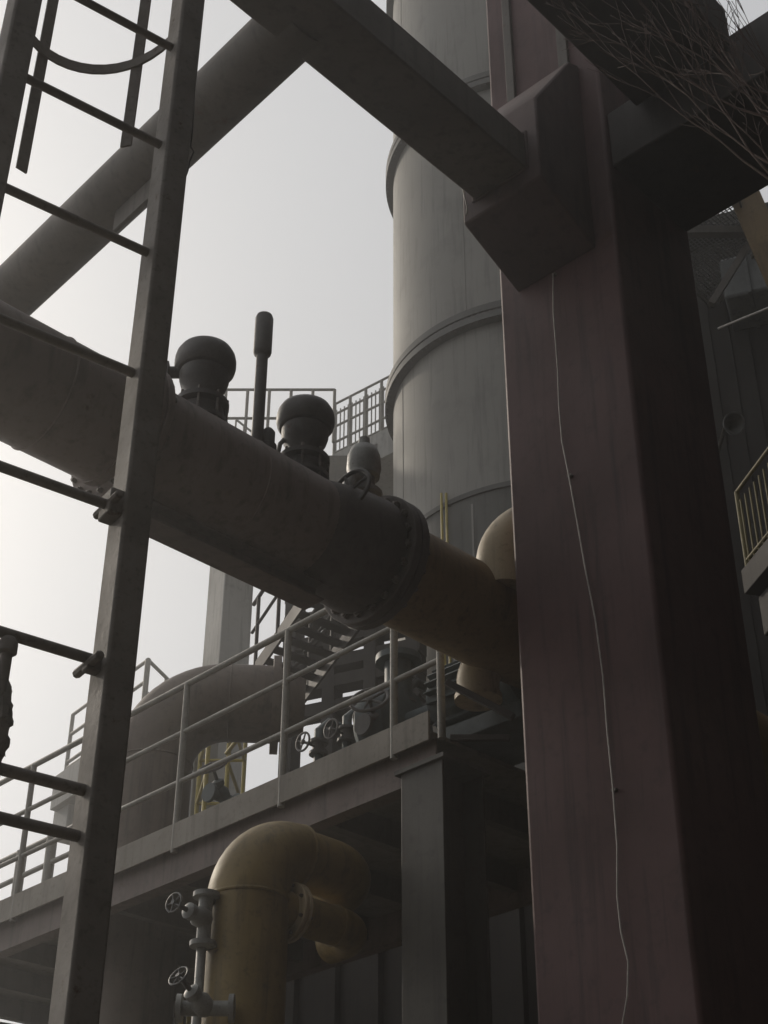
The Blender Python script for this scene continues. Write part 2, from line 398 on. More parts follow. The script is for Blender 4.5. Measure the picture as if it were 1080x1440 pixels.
# ------------------------------------------------------------------ large brown pipe across the middle
P0 = at(0, 522, Y=5.0); AX = (at(560, 808, z=P0.z) - P0).normalized(); BX = V((-AX.y, AX.x, 0))
PR = .262
def on_pipe(px):                                       # point of the pipe axis seen at photo column px
    lo, hi = -3.0, 6.0
    for _ in range(50):
        mid = (lo + hi) / 2; q = P0 + AX * mid - CAM; fw = q.y * cp + q.z * sp
        if CX + F * q.x / fw < px: lo = mid
        else: hi = mid
    return P0 + AX * lo
Pm, Pe = on_pipe(150), on_pipe(515)
pipe = thing('main_pipe', V((P0.x, P0.y, 0)), 'fat brown horizontal pipe crossing the picture from the left, vents on top', 'pipe')
m = MB().tube([P0 - AX * 2.2, Pm], PR, 56); part(m, 'pipe_run', M['pipe_brown'], pipe)
m = MB().tube([Pm, on_pipe(300), Pe], [PR + .008, PR + .002, .245], 56); part(m, 'pipe_run', M['pipe_brown'], pipe)
flange(on_pipe(172), AX, PR, PR + .07, .035, pipe, M['pipe_brown'], 20)
# bulging expansion joint and flange at the right
ca, cb_ = on_pipe(425), on_pipe(520); LB = (cb_ - ca).length
prof = [(.25, 0), (.262, .06), (.285, .18), (.30, .30), (.305, LB - .06), (.30, LB - .03), (.25, LB)]
part(MB().lathe(ca, AX, prof, 64), 'bulged_joint', M['joint_dark'], pipe)
flange(on_pipe(526), AX, .24, .345, .045, pipe, M['joint_dark'], 20)
# weld seams
for x in (60, 330):
    m = MB().torus(on_pipe(x), AX, PR + (.0 if x < 150 else -.003), .006, 56, 6); part(m, 'weld_seam', M['pipe_brown'], pipe)
ol = MB().tube([on_pipe(528), on_pipe(528) + AX * 3.6], .262, 48); part(ol, 'pipe_run', M['pipe_olive'], pipe, label='olive painted run of the pipe behind the column')
# beam the pipe rests on
s0, s1 = on_pipe(205), on_pipe(455)
ibeam('pipe_beam', s0 - Z * (PR + .105) + BX * .05, s1 - Z * (PR + .105) + BX * .05, .14, .10, M['beam_brown'], 'narrow brown beam lying directly under the fat brown pipe', .012, .01)

def pipe_top(px, off=0):
    c = on_pipe(px); return c + Z * (PR - .012) + B * off
def vent(px, label, bolts):
    b = pipe_top(px) - Z * .10
    t = thing('breather_vent', b, label, 'vent', 'mushroom vents on the main pipe')
    m = MB().lathe(b, Z, [(.09, 0), (.09, .10), (.128, .105), (.128, .13), (.10, .14), (.108, .17), (.10, .20), (.128, .21), (.128, .235), (.085, .245), (.076, .275)], 32); part(m, 'neck', M['vent_dark'], t)
    m = MB().lathe(b, Z, [(.076, .27), (.085, .30), (.108, .335), (.118, .37), (.119, .41), (.10, .422)], 32); part(m, 'body', M['vent_dark'], t)
    m = MB().lathe(b, Z, [(.10, .412), (.130, .420), (.142, .436), (.147, .46), (.147, .49), (.141, .52), (.126, .548), (.10, .565), (.05, .575), (.01, .577)], 40); part(m, 'cap', M['vent_dark'], t)
    for k in range(8):
        a = 2 * math.pi * k / 8; p = b + V((math.cos(a) * .119, math.sin(a) * .119, 0))
        part(MB().tube([p + Z * .085, p + Z * .255], .007, 6), 'bolt', M['bolt'], t)
    if bolts:
        d = (ray(0, 500) - ray(300, 500)); d.z = 0; d.normalize(); sd = Z.cross(d)
        c = b + Z * .425
        m = MB().tube([c + d * .10, c + d * .175], .03, 12); m.box(c + d * .18 - Z * .005, d, sd, Z, .012, .045, .04); part(m, 'side_fitting', M['vent_dark'], t)
        for a, z_ in ((-.03, .02), (.03, .02), (-.03, -.03), (.03, -.03)):
            part(MB().tube([c + d * .17 + sd * a + Z * z_, c + d * .235 + sd * a + Z * z_], .009, 8), 'bolt', M['bolt'], t)
    return t
vent(276, 'dark mushroom vent with bolted side fitting, left one on the fat pipe', True)
v2 = vent(424, 'dark mushroom vent without side fitting, right one on the fat pipe', False)
b = pipe_top(424) + Z * .12
part(MB().tube([b + V((-.10, -.02, -.12)), b + V((-.135, -.03, -.02)), b + V((-.12, -.03, .09)), b + V((-.09, -.02, .14))], .012, 8), 'side_tube', M['valve_grey'], v2)
b = pipe_top(366, .05) - Z * .03
t = thing('vent_stack', b, 'slim upright vent stub with thicker capped top between the two mushroom vents', 'vent')
part(MB().tube([b, b + Z * .75], .030, 20), 'tube', M['vent_dark'], t)
part(MB().lathe(b, Z, [(.031, .70), (.044, .715), (.047, .73), (.047, .945), (.041, .965), (.02, .975)], 24), 'cap', M['vent_dark'], t)
b2 = b + A * .07 - Z * .02
t = thing('sight_pot', b2, 'small dark bolted pot beside the slim vent stub', 'fitting')
part(MB().lathe(b2, Z, [(.03, 0), (.03, .16), (.045, .17), (.045, .20), (.034, .21), (.034, .28), (.02, .30)], 18), 'body', M['vent_dark'], t)

# handwheel valve at the right end of the pipe
def handwheel(c, axis, Rr, r, parent, mat, spokes=4):
    c = V(c); axis = V(axis).normalized(); m = MB().torus(c, axis, Rr, r, 36, 8)
    ref = V((0, 0, 1)) if abs(axis.z) < .9 else V((1, 0, 0)); x = (ref - axis * ref.dot(axis)).normalized(); y = axis.cross(x)
    for k in range(spokes):
        a = 2 * math.pi * k / spokes + .4; m.tube([c, c + (x * math.cos(a) + y * math.sin(a)) * Rr], r * .75, 6)
    m.lathe(c, axis, [(r * 1.4, -r * 1.6), (r * 2.2, -r), (r * 2.2, r), (r * 1.4, r * 1.6)], 12)
    return part(m, 'handwheel', mat, parent)
b = on_pipe(508) + Z * PR
hwd = V((-.6, -.75, .15)).normalized()
t = thing('gate_valve', b, 'grey gate valve with black handwheel on the right end of the fat pipe', 'valve')
top = at(492, 690, Y=(b.y - .30))
handwheel(top, hwd, .12, .011, t, M['vent_dark'])
part(MB().tube([top, top - hwd * .25], .016, 10), 'stem', M['steel'], t)
part(MB().lathe(top - hwd * .20, -hwd, [(.03, 0), (.05, .02), (.05, .07), (.035, .09), (.06, .10), (.06, .14)], 18), 'yoke', M['valve_grey'], t)
b = pipe_top(530, .10) + Z * .07
t = thing('relief_valve', b, 'pale grey domed relief valve between the handwheel and the tall tower', 'valve')
part(MB().lathe(b, Z, [(.075, 0), (.075, .12), (.10, .125), (.10, .15), (.06, .16), (.06, .24), (.085, .25), (.085, .27)], 24), 'body', M['valve_grey'], t)
part(MB().lathe(b, Z, [(.085, .27), (.092, .30), (.088, .38), (.07, .43), (.035, .455), (.03, .50), (.012, .51)], 28), 'bonnet', M['valve_grey'], t)
q = b + Z * .2
part(MB().tube([q, q - A * .10 - B * .02, q - A * .15 - B * .04 - Z * .05, q - A * .16 - B * .05 - Z * .14], .032, 14), 'outlet', M['valve_grey'], t)

# ------------------------------------------------------------------ tower
TY = 14.0; TK = 14 / 22
tl = at(552, 570, Y=TY); TR = 2.68 * TK
TC = V((tl.x + TR * 1.005, TY, 0))
tow = thing('process_tower', TC, 'tall pale grey cylindrical tower with dark bolted ring flanges behind the column', 'tower')
zs = [0] + [at(552, y, Y=TY).z for y in (1000, 800, 570, 255, 8)]; zs.append(zs[-1] + 3.5)
for i in range(len(zs) - 1):
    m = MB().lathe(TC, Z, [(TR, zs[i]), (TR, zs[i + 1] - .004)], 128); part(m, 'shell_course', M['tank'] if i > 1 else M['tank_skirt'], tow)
for z_ in zs[3:-1]:
    m = MB().lathe(TC + Z * z_, Z, [(TR + a * TK, h * TK) for a, h in ((-.02, -.17), (.05, -.16), (.15, -.155), (.15, -.02), (.09, -.018), (.09, .018), (.15, .02), (.15, .155), (-.02, .16))], 128, closed=True); r_ = part(m, 'ring_flange', M['tank_ring'], tow)
    nb = 60; first = None
    for k in range(nb):
        a = math.pi * (.80 + .75 * k / nb); d = V((math.cos(a), math.sin(a), 0)) * (TR + .115 * TK)
        if first is None: first = part(MB().tube([TC + d + Z * (z_ - .115), TC + d + Z * (z_ + .115)], .010, 6), 'bolt', M['tank_ring'], r_); d0 = d
        else: clone(first, r_, d - d0)
m = MB().lathe(TC + Z * zs[2], Z, [(TR - .01, -.03), (TR + .018, -.028), (TR + .018, .028), (TR - .01, .03)], 128, closed=True); part(m, 'weld_band', M['tank_ring'], tow)
for x in (622, 629):
    p = at(x, 765, Y=TY - TR * .75); part(MB().tube([p - Z * 3, p + Z * .6], .013, 6), 'conduit', M['rail_yellow'], tow)

first = None
for k in range(len(zs) - 2):
    for a in (200 + 37 * (k % 2), 262 + 23 * (k % 2)):
        d = V((math.cos(R(a)), math.sin(R(a)), 0)); part(MB().box(TC + d * (TR + .001) + Z * (zs[k] + zs[k + 1]) / 2, d, Z.cross(d), Z, .004, .012, (zs[k + 1] - zs[k]) / 2 - .12), 'plate_seam', M['tank'], tow)
# ------------------------------------------------------------------ railings helper
def railing(name, p, q, h, label, mat, posts=4, rails=(1.0, .5), infill=0, r=.022, pr=.024, group=None, toe=0, toemat=None, t=None):
    p, q = V(p), V(q); d = q - p
    t = t or thing(name, p, label, 'railing', group)
    for f_ in rails: part(MB().tube([p + Z * (h * f_), q + Z * (h * f_)], r, 10), 'rail', mat, t)
    first = None
    for k in range(posts):
        c = p + d * (k / max(posts - 1, 1))
        if first is None: first = part(MB().tube([c, c + Z * h], pr, 10), 'post', mat, t); c0 = c
        else: clone(first, t, c - c0)
    first = None; lo, hi = (min(rails) if len(rails) > 1 else 0), max(rails)
    for k in range(infill):
        c = p + d * ((k + .5) / infill)
        if first is None: first = part(MB().tube([c + Z * (h * .08), c + Z * (h * .86)], r * .55, 6), 'baluster', mat, t); c0 = c
        else: clone(first, t, c - c0)
    if toe:
        part(MB().bar(p + Z * toe / 2, q + Z * toe / 2, .01, toe), 'toe_board', toemat or mat, t)
    return t

# far platform behind the tower
dz = at(466, 640, Y=17.4).z
K = at(466, 640, Y=17.4); E = at(556, 596, z=dz)
t = thing('far_landing', K, 'pale landing with barred railing at the left side of the tower', 'platform')
dA = (E - K).normalized(); dP = V((-dA.y, dA.x, 0))
m = MB().box((K + E) / 2 - Z * .23 + dP * .7, dA, dP, Z, (E - K).length / 2 + .05, .7, .23); part(m, 'deck', M['concrete'], t, .01)
m = MB().box((K + E) / 2 - Z * .30 - dP * .010 + dA * .13, dA, dP, Z, .13, .008, .11); part(m, 'hatch', M['vent_dark'], t)
hh = at(466, 566, Y=17.4).z - dz
railing('landing_railing', K + dP * .05, E + dP * .05, hh, '', M['rail_grey'], 5, (1.0, .80, .56, .26, .06), 16, .018, .022, t=t)
# far railing left of it
a = at(318, 548, Y=16.2); b = at(470, 572, Y=16.2); b.z = a.z
h2 = a.z - at(318, 622, Y=16.2).z
railing('far_railing', a - Z * h2, b - Z * h2, h2, 'thin open railing on the skyline between the two mushroom vents', M['rail_grey'], 6, (1.0, .45), 0, .019, .022)
a = at(318, 640, Y=15.4); b = at(470, 664, Y=15.4); b.z = a.z
dd = (b - a).normalized(); pp = V((-dd.y, dd.x, 0))
t = thing('far_walkway', a, 'dark far walkway slab under the thin skyline railing', 'walkway')
part(MB().box((a + b) / 2 - Z * .2 + pp * .6, dd, pp, Z, (b - a).length / 2 + .2, .6, .2), 'deck', M['deck'], t, .01)
a = at(332, 590, Y=15.6); b = at(388, 634, Y=15.6)
t = thing('far_stair_rail', b, 'small sloping stair rail seen through the thin skyline railing', 'railing')
for k in (0, .23): part(MB().tube([a - Z * k, b - Z * k], .015, 8), 'rail', M['rail_grey'], t)
for f_ in (0, .2, .4, .6, .8, 1): c = a.lerp(b, f_); part(MB().tube([c - Z * .4, c], .012, 8), 'post', M['rail_grey'], t)

# ------------------------------------------------------------------ walkway in the middle, running left and away
W0 = at(400, 1115, Y=8.3); ZD = W0.z; WB = (at(147, 1224, z=ZD) - at(555, 1047, z=ZD)).normalized(); WA = V((WB.y, -WB.x, 0))                   # toe line of the near edge
def wk(px):                                            # near edge of the walkway seen at photo column px
    lo, hi = -9.0, 3.0
    for _ in range(50):
        mid = (lo + hi) / 2; q = W0 - WB * mid - CAM; fw = q.y * cp + q.z * sp
        if CX + F * q.x / fw < px: lo = mid
        else: hi = mid
    return W0 - WB * lo
wr, wl = wk(606), wk(-190)
WD = 1.9
wal = thing('walkway', V((W0.x, W0.y, 0)), 'raised steel walkway with grey railing crossing the lower left', 'walkway')
L = (wr - wl).length; mid = (wr + wl) / 2
m = MB().box(mid + WA * (WD / 2) - Z * .02, WB, WA, Z, L / 2, WD / 2 - .003, .012); part(m, 'deck_plate', M['deck'], wal)
m = MB().box(mid - WA * .012 + Z * .02, WB, WA, Z, L / 2, .008, .085); part(m, 'toe_plate', M['toe'], wal, .002)
# edge channels
for off in (0.05, WD - .05):
    m = MB().box(mid + WA * off - Z * .135, WB, WA, Z, L / 2 - .01, .006, .10); m.box(mid + WA * (off + .04) - Z * .235, WB, WA, Z, L / 2 - .01, .05, .006)
    part(m, 'edge_channel', M['beam_brown'], wal)
n = 9; first = None
for k in range(n):
    c = wl + (wr - wl) * ((k + .5) / n) + WA * (WD / 2) - Z * .12
    if first is None: first = part(MB().box(c, WA, WB, Z, WD / 2 - .12, .035, .08), 'cross_beam', M['beam_dark'], wal, .003); c0 = c
    else: clone(first, wal, c - c0)
HR = 1.08
part(MB().tube([wl + Z * HR, wk(556) + Z * HR], .021, 12), 'handrail', M['rail_grey'], wal)
for f_ in (.68, .36): part(MB().tube([wl + Z * HR * f_, wk(622) + Z * HR * f_], .017, 10), 'mid_rail', M['rail_grey'], wal)
first = None
for px in (-150, -60, 20, 246, 396, 554, 621):
    c = wk(px) - WA * .0
    if first is None: first = part(MB().tube([c - Z * .08, c + Z * HR], .022, 12), 'post', M['rail_grey'], wal); c0 = c
    else: clone(first, wal, c - c0)
# far railing of the same walkway
far0, far1 = wl + WA * (WD - .06), wk(560) + WA * (WD - .06)
for f_ in (1, .66, .33): part(MB().tube([far0 + Z * HR * f_, far1 + Z * HR * f_], .018, 8), 'mid_rail', M['rail_grey'], wal)
first = None
for k in range(8):
    c = far0.lerp(far1, k / 7)
    if first is None: first = part(MB().tube([c, c + Z * HR], .02, 8), 'post', M['rail_grey'], wal); c0 = c
    else: clone(first, wal, c - c0)

# steel support leg at the right end of the walkway
sc = wk(612) + WA * .05; sc.z = 0; ztop = ZD - .26
sp_ = thing('support_leg', sc, 'dark steel H-section leg under the right end of the walkway', 'column')
s_ = .15
d1 = (WB).copy()
m = MB().box(sc + WA * .0 - WA * s_ + Z * ztop / 2, WB, WA, Z, s_, .008, ztop / 2); part(m, 'flange_plate', M['leg_dark'], sp_, .003)
m = MB().box(sc + WA * s_ + Z * ztop / 2, WB, WA, Z, s_, .008, ztop / 2); part(m, 'flange_plate', M['leg_dark'], sp_, .003)
m = MB().box(sc + Z * ztop / 2, WB, WA, Z, .007, s_ - .009, ztop / 2 - .004); part(m, 'web', M['leg_dark'], sp_)
m = MB().box(sc + Z * (ztop + .012), WB, WA, Z, s_ + .03, s_ + .03, .012); part(m, 'cap_plate', M['leg_dark'], sp_)
m = MB().box(sc + Z * .02, WB, WA, Z, s_ + .09, s_ + .09, .02); part(m, 'base_plate', M['leg_dark'], sp_)
# far supports of the walkway
for px in (60, 330):
    c = wk(px) + WA * (WD - .2); c.z = 0
    o = MB().box(c + Z * (ztop / 2), WB, WA, Z, .11, .11, ztop / 2)
    whole(o, 'support_leg', M['beam_dark'], 'dark square leg under the far side of the walkway, %s' % ('near the left edge' if px == 60 else 'behind the ochre pipe'), 'column', 'walkway legs', loc=c, bevel=.006)

# ------------------------------------------------------------------ red-brown elbow pipe above the walkway
RR = .30
c0_ = at(300, 985, Y=10.0)
hp = (at(420, 975, Y=10.0) - c0_); hp = A * .75 - B * .66; hp.normalize()
ea = at(214, 1075, Y=10.6)                               # axis of the falling leg
cen = V((ea.x, ea.y, 0)) + hp * .55; ztop_ = at(300, 1008, Y=10.9).z
path = [V((ea.x, ea.y, 0.1)), V((ea.x, ea.y, ztop_ - .55))] + arc(cen + Z * (ztop_ - .55), -hp, Z, .55, 0, math.pi / 2, 14)[1:] + [cen + Z * ztop_ + hp * .35]
t = thing('elbow_pipe', V((ea.x, ea.y, 0)), 'fat umber pipe bending down behind the walkway railing', 'pipe')
part(MB().tube(path, RR, 40), 'pipe_run', M['pipe_umber'], t)
part(MB().lathe(path[-1], hp, [(RR, -.03), (RR + .08, -.03), (RR + .08, .03), (RR, .03)], 40), 'flange', M['pipe_umber'], t)
part(MB().tube([path[-1], path[-1] + hp * .22], [RR, RR * .7], 32), 'reducer', M['pipe_umber'], t)
for f_ in (path[1], path[-2]):
    ax = Z if f_ is path[1] else hp
    part(MB().torus(f_, ax, RR, .008, 40, 6), 'weld_seam', M['pipe_umber'], t)
# ------------------------------------------------------------------ blue pump set on the walkway
pm = wk(592) + WA * .45; pm.z = ZD
pump = thing('pump_motor', pm, 'dull blue-green finned motor and pump casing on the walkway deck', 'pump')
md = (B * 1).copy()
m = MB().box(pm + Z * .06 + B * .35, B, A, Z, .85, .24, .05); part(m, 'bed_frame', M['motor_blue'], pump, .006)
mc = pm + Z * .38
m = MB().tube([mc - B * .28, mc + B * .22], .185, 32); part(m, 'motor_body', M['motor_blue'], pump)
first = None
for k in range(22):
    a = 2 * math.pi * k / 22; d = A * math.cos(a) + Z * math.sin(a)
    m = MB().box(mc - B * .03 + d * .205, B, d, B.cross(d), .23, .025, .004); part(m, 'cooling_fin', M['motor_blue'], pump)
m = MB().lathe(mc - B * .28, -B, [(.2, 0), (.215, .02), (.215, .10), (.17, .14), (.06, .15)], 32); part(m, 'fan_cover', M['motor_blue'], pump)
m = MB().box(mc + Z * .23, A, B, Z, .08, .1, .06); part(m, 'terminal_box', M['motor_blue'], pump, .01)
m = MB().tube([mc + B * .22, mc + B * .5], .06, 20); m.lathe(mc + B * .5, B, [(.10, 0), (.23, .03), (.27, .10), (.27, .2), (.2, .28), (.12, .30)], 32); part(m, 'pump_casing', M['motor_blue'], pump)
m = MB().tube([mc + B * .60, mc + B * .60 + Z * .45], .085, 20); m.lathe(mc + B * .6 + Z * .42, Z, [(.14, 0), (.14, .04)], 24); part(m, 'discharge_neck', M['motor_blue'], pump)
# valves on the walkway
def small_valve(c, axis, rr, label, wheelmat, bodymat, name='hand_valve', along=None, group=None):
    c = V(c); axis = V(axis).normalized(); along = along or A
    t = thing(name, c, label, 'valve', group)
    handwheel(c + axis * .19, axis, rr, rr * .1, t, wheelmat, 5)
    part(MB().tube([c, c + axis * .2], .012, 8), 'stem', M['steel'], t)
    m = MB().lathe(c, axis, [(.035, -.05), (.05, -.03), (.05, .02), (.03, .05), (.04, .06), (.04, .09), (.02, .10)], 18); part(m, 'bonnet', bodymat, t)
    m = MB().tube([c - along * .12 - axis * .03, c + along * .12 - axis * .03], .035, 16)
    for s in (-1, 1): m.lathe(c + along * (s * .12) - axis * .03, along, [(.065, -.012), (.065, .012)], 20)
    part(m, 'body', bodymat, t)
    return t
small_valve(at(530, 1022, Y=8.1), (-.2, -.75, .45), .11, 'dark handwheel valve at the walkway edge below the motor', M['vent_dark'], M['vent_dark'])
small_valve(at(312, 1116, Y=9.4), (-.3, -.6, .7), .095, 'dark handwheel valve on the walkway floor under the yellow frame', M['vent_dark'], M['motor_blue'])
def manifold(px0, dep, n, label):
    b0_ = wk(px0) + WA * dep; b0_.z = ZD
    t = thing('pipe_manifold', b0_, label, 'pipe')
    part(MB().tube([b0_ + Z * .34 - WB * .1, b0_ + Z * .34 + WB * (n * .26)], .055, 16), 'header', M['motor_blue'], t)
    for k in range(n):
        c = b0_ + WB * (.05 + k * .26)
        br_ = part(MB().tube([c + Z * .02, c + Z * .62, c + Z * .70 + WA * .08, c + Z * .70 + WA * .4], .03, 12), 'branch', M['motor_blue'], t)
        part(MB().lathe(c + Z * .5, Z, [(.03, -.05), (.06, -.048), (.06, -.03), (.04, -.028), (.04, .028), (.06, .03), (.06, .048), (.03, .05)], 16), 'valve_body', M['vent_dark'], br_)
        handwheel(c + Z * .5 - WA * .13, WA, .06, .007, br_, M['vent_dark']); part(MB().tube([c + Z * .5, c + Z * .5 - WA * .13], .008, 6), 'stem', M['steel'], br_)
    return t
manifold(500, .45, 4, 'row of small upright pipes with handwheels on the walkway under the fat pipe')
# stair leaving the walkway upwards behind the fat pipe
sa, sb = at(352, 932, Y=11.2), at(432, 815, Y=10.2)
t = thing('far_stair', sa, 'steep narrow stair with thin rails rising behind the walkway under the fat pipe', 'stair')
off = V((.42, .34, 0))
for k, o_ in enumerate((V((0, 0, 0)), off)):
    part(MB().bar(sa + o_ - Z * .15, sb + o_ - Z * .15, .02, .14), 'stringer', M['beam_shaded'], t)
    part(MB().tube([sa + o_ + Z * .55, sb + o_ + Z * .55], .018, 8), 'rail', M['beam_shaded'], t); part(MB().tube([sa + o_ + Z * .28, sb + o_ + Z * .28], .014, 8), 'rail', M['beam_shaded'], t)
    for f_ in (.1, .5, .9): c = sa.lerp(sb, f_) + o_; part(MB().tube([c - Z * .1, c + Z * .55], .016, 8), 'post', M['beam_shaded'], t)
for k in range(7): c = sa.lerp(sb, (k + .5) / 7) - Z * .12; part(MB().bar(c, c + off, .10, .015), 'tread', M['beam_shaded'], t)
# yellow access frame seen behind the railing
yf = at(322, 1090, Y=12.5)
t = thing('access_stand', V((yf.x, yf.y, 0)), 'small yellow railed access stand seen under the bent umber pipe', 'stand')
zb, zt_ = at(322, 1105, Y=12.5).z, at(322, 1012, Y=12.5).z
cs = [at(x, 1050, Y=y_) for x, y_ in ((283, 12.9), (293, 12.2), (322, 12.0), (345, 12.9))]
for c in cs: part(MB().tube([V((c.x, c.y, 0)), V((c.x, c.y, zt_))], .02, 8), 'post', M['rail_yellow'], t)
for i in range(4):
    for z_ in (zt_, (zt_ + zb) / 2 + .1, zb):
        p, q = cs[i], cs[(i + 1) % 4]; part(MB().tube([V((p.x, p.y, z_)), V((q.x, q.y, z_))], .016, 8), 'rail', M['rail_yellow'], t)
p, q = at(318, 1060, Y=11.95), at(392, 985, Y=11.4)
part(MB().tube([p, p.lerp(q, .5) + Z * .06, q], .017, 8), 'stair_rail', M['rail_yellow'], t)
c = at(272, 1050, Y=13.2); pnl = thing('pale_cabinet', V((c.x, c.y, 0)), 'pale grey cabinet standing behind the yellow stand', 'cabinet')
part(MB().box(V((c.x, c.y, c.z - 1.0)), A, B, Z, .14, .2, 1.25), 'body', M['concrete'], pnl, .01)
part(MB().box(V((c.x, c.y, c.z - 1.0)) - A * .145, A, B, Z, .006, .17, 1.15), 'door', M['panel_grey'], pnl, .004)

# ------------------------------------------------------------------ ochre pipe with elbow, lower centre
oc = at(346, 1320, Y=7.4); oc.z = 0; OR = .205; OS = .155
hd = V((math.sin(R(46)), math.cos(R(46)), 0))
zo = at(425, 1220, Y=7.75).z
bend = .30
cen = oc + hd * bend
path = [oc + Z * .05, oc + Z * (zo - bend)] + arc(cen + Z * (zo - bend), -hd, Z, bend, 0, math.pi / 2, 14)[1:]
n_ = len(path); rs = [OR, OR] + [OR - (OR - OS - .015) * (i / (n_ - 3)) for i in range(n_ - 2)]
t = thing('ochre_pipe', oc, 'ochre painted upright pipe bending over to the right at lower centre', 'pipe')
part(MB().tube(path, rs, 40), 'elbow', M['pipe_ochre'], t)
hl = V((-hd.y, hd.x, 0))
def turn(p, d, side, L1, rb, L2): c_ = p + d * L1 + side * rb; return [p] + arc(c_, -side, d, rb, 0, math.pi / 2, 12) + [c_ + d * rb + side * L2]
part(MB().tube(turn(path[-1], hd, hl, .22, .24, .12), OS, 40), 'pipe_run', M['pipe_ochre'], t)
part(MB().torus(path[-1], hd, OS + .008, .014, 40, 8), 'weld_seam', M['pipe_ochre'], t)
part(MB().torus(path[1], Z, OR, .010, 40, 8), 'weld_seam', M['pipe_ochre'], t)
b0 = at(408, 1283, Y=7.5); t2 = thing('branch_pipe', b0, 'smaller ochre pipe with round flange under the ochre bend', 'pipe')
part(MB().tube(turn(b0 + hd * .02, hd, hl, .30, .17, .08), .10, 28), 'pipe_run', M['pipe_ochre'], t2)
flange(b0, hd, .10, .15, .022, t2, M['cream'], 8)
part(MB().torus(b0 + hd * .30, hd, .10, .008, 28, 6), 'weld_seam', M['pipe_ochre'], t2)
part(MB().tube([b0 - hd * .02, b0 - hd * .30], .10, 28), 'pipe_run', M['pipe_ochre'], t2)
small_valve(at(282, 1290, Y=7.2), (-.55, -.75, .1), .047, 'shiny steel hand valve on the left side of the ochre pipe', M['steel'], M['valve_grey'], along=Z, group='hand valves by the ochre pipe')
small_valve(at(284, 1412, Y=7.1), (-.5, -.7, .45), .05, 'shiny steel hand valve low beside the ochre pipe, at the bottom edge', M['steel'], M['valve_grey'], along=V((1, 0, 0)), group='hand valves by the ochre pipe')
dp = at(280, 1380, Y=7.25); t = thing('drain_line', V((dp.x, dp.y, 0)), 'thin grey drain line joining the two shiny hand valves', 'pipe')
zz1 = at(272, 1265, Y=7.25).z
part(MB().tube([V((dp.x, dp.y, .05)), V((dp.x, dp.y, zz1 - .05)), V((dp.x + .02, dp.y, zz1)), oc + Z * zz1], .024, 14), 'pipe_run', M['valve_grey'], t)

# ------------------------------------------------------------------ cream goosenecks beside the column
def gooseneck(px, py, Y, r, drop, label):
    c = at(px, py, Y=Y); t = thing('gooseneck_vent', c, label, 'vent', 'cream bends by the column')
    ax = A * .6 - B * .8; ax.normalize()
    cen = c + ax * (r * 1.5)
    path = [c - Z * drop] + arc(cen, -ax, Z, r * 1.5, 0, math.pi / 2, 12) + [cen + Z * r * 1.5 + ax * .9]
    part(MB().tube(path, r, 36), 'bend', M['cream'], t)
    part(MB().lathe(c - Z * drop, Z, [(r * .8, -.004), (r + .012, 0), (r + .012, .03), (r, .034)], 36), 'rim', M['cream'], t)
    return t
gb = on_pipe(670) - BX * .20; gt = at(690, 704, Y=gb.y).z; gr = .145
t = thing('branch_bend', gb, 'cream pipe bend rising from the olive pipe left of the column', 'pipe', 'cream bends by the column')
ax = A * .75 - B * .66; ax.normalize(); cen = V((gb.x, gb.y, gt - gr * 1.9 - gr)) + ax * gr * 1.9
part(MB().tube([gb + Z * .05] + arc(cen, -ax, Z, gr * 1.9, 0, math.pi / 2, 12) + [cen + Z * gr * 1.9 + ax * .45], gr, 36), 'bend', M['cream'], t)
gooseneck(672, 962, 7.3, .115, .10, 'lower cream gooseneck pipe between the railing post and the column')
# dark clutter bracket under the lower gooseneck
a = at(628, 960, Y=7.12); b = at(722, 1008, Y=7.0)
t = thing('pipe_bracket', a, 'dark angle bracket beneath the lower cream gooseneck', 'bracket')
part(MB().bar(a, b, .035, .035), 'arm', M['beam_shaded'], t, .003)
part(MB().bar(b + V((0, .25, 0)), a + V((.02, .2, -.22)), .03, .03), 'brace', M['beam_shaded'], t, .003)

# ------------------------------------------------------------------ far concrete pillar, far frame building, far left platform
c = at(322, 860, Y=17); c.z = 0
zt_ = at(322, 700, Y=17).z
t = thing('concrete_pillar', c, 'square pale concrete pillar on the skyline below the fat pipe', 'pillar')
pa = V((math.sin(R(62)), math.cos(R(62)), 0)); pb = V((-pa.y, pa.x, 0))
part(MB().box(c + Z * zt_ / 2, pa, pb, Z, .20, .29, zt_ / 2), 'shaft', M['concrete'], t, .012)
part(MB().box(c + Z * (zt_ + .12), pa, pb, Z, .27, .36, .12), 'capital', M['concrete'], t, .012)
# frame building with see-through bays
fb = at(412, 945, Y=13.2); fb.z = 0
t = thing('frame_building', fb, 'dark open concrete frame with daylight through its bays, behind the railing', 'building')
dx = V((math.cos(R(-24)), math.sin(R(-24)), 0)); dy = V((-dx.y, dx.x, 0))
zt_ = at(470, 835, Y=13.2).z
for k in range(4):
    p = fb + dx * (k * .43); part(MB().box(p + Z * zt_ / 2, dx, dy, Z, .062, .10, zt_ / 2), 'post', M['wall_dark'], t)
zf = [at(440, y, Y=13.2).z for y in (1010, 975, 948, 915, 880, 845)]
for z_ in zf: part(MB().box(fb + dx * .645 + Z * z_, dx, dy, Z, .72, .09, .062), 'floor_beam', M['wall_dark'], t)
for k, i in ((0, 3), (2, 2), (1, 4), (2, 1)):
    z0, z1 = zf[i - 1], zf[i]; c = fb + dx * (k * .43 + .215) + Z * ((z0 + z1) / 2)
    part(MB().box(c, dx, dy, Z, .15, .04, (z1 - z0) / 2 - .064), 'infill_panel', M['wall_dark'], t)
p = fb - dx * .1 + dy * -.14
part(MB().tube([p + Z * zf[1], p + dx * 1.0 + Z * zf[5]], .025, 8), 'diagonal_brace', M['wall_dark'], t)
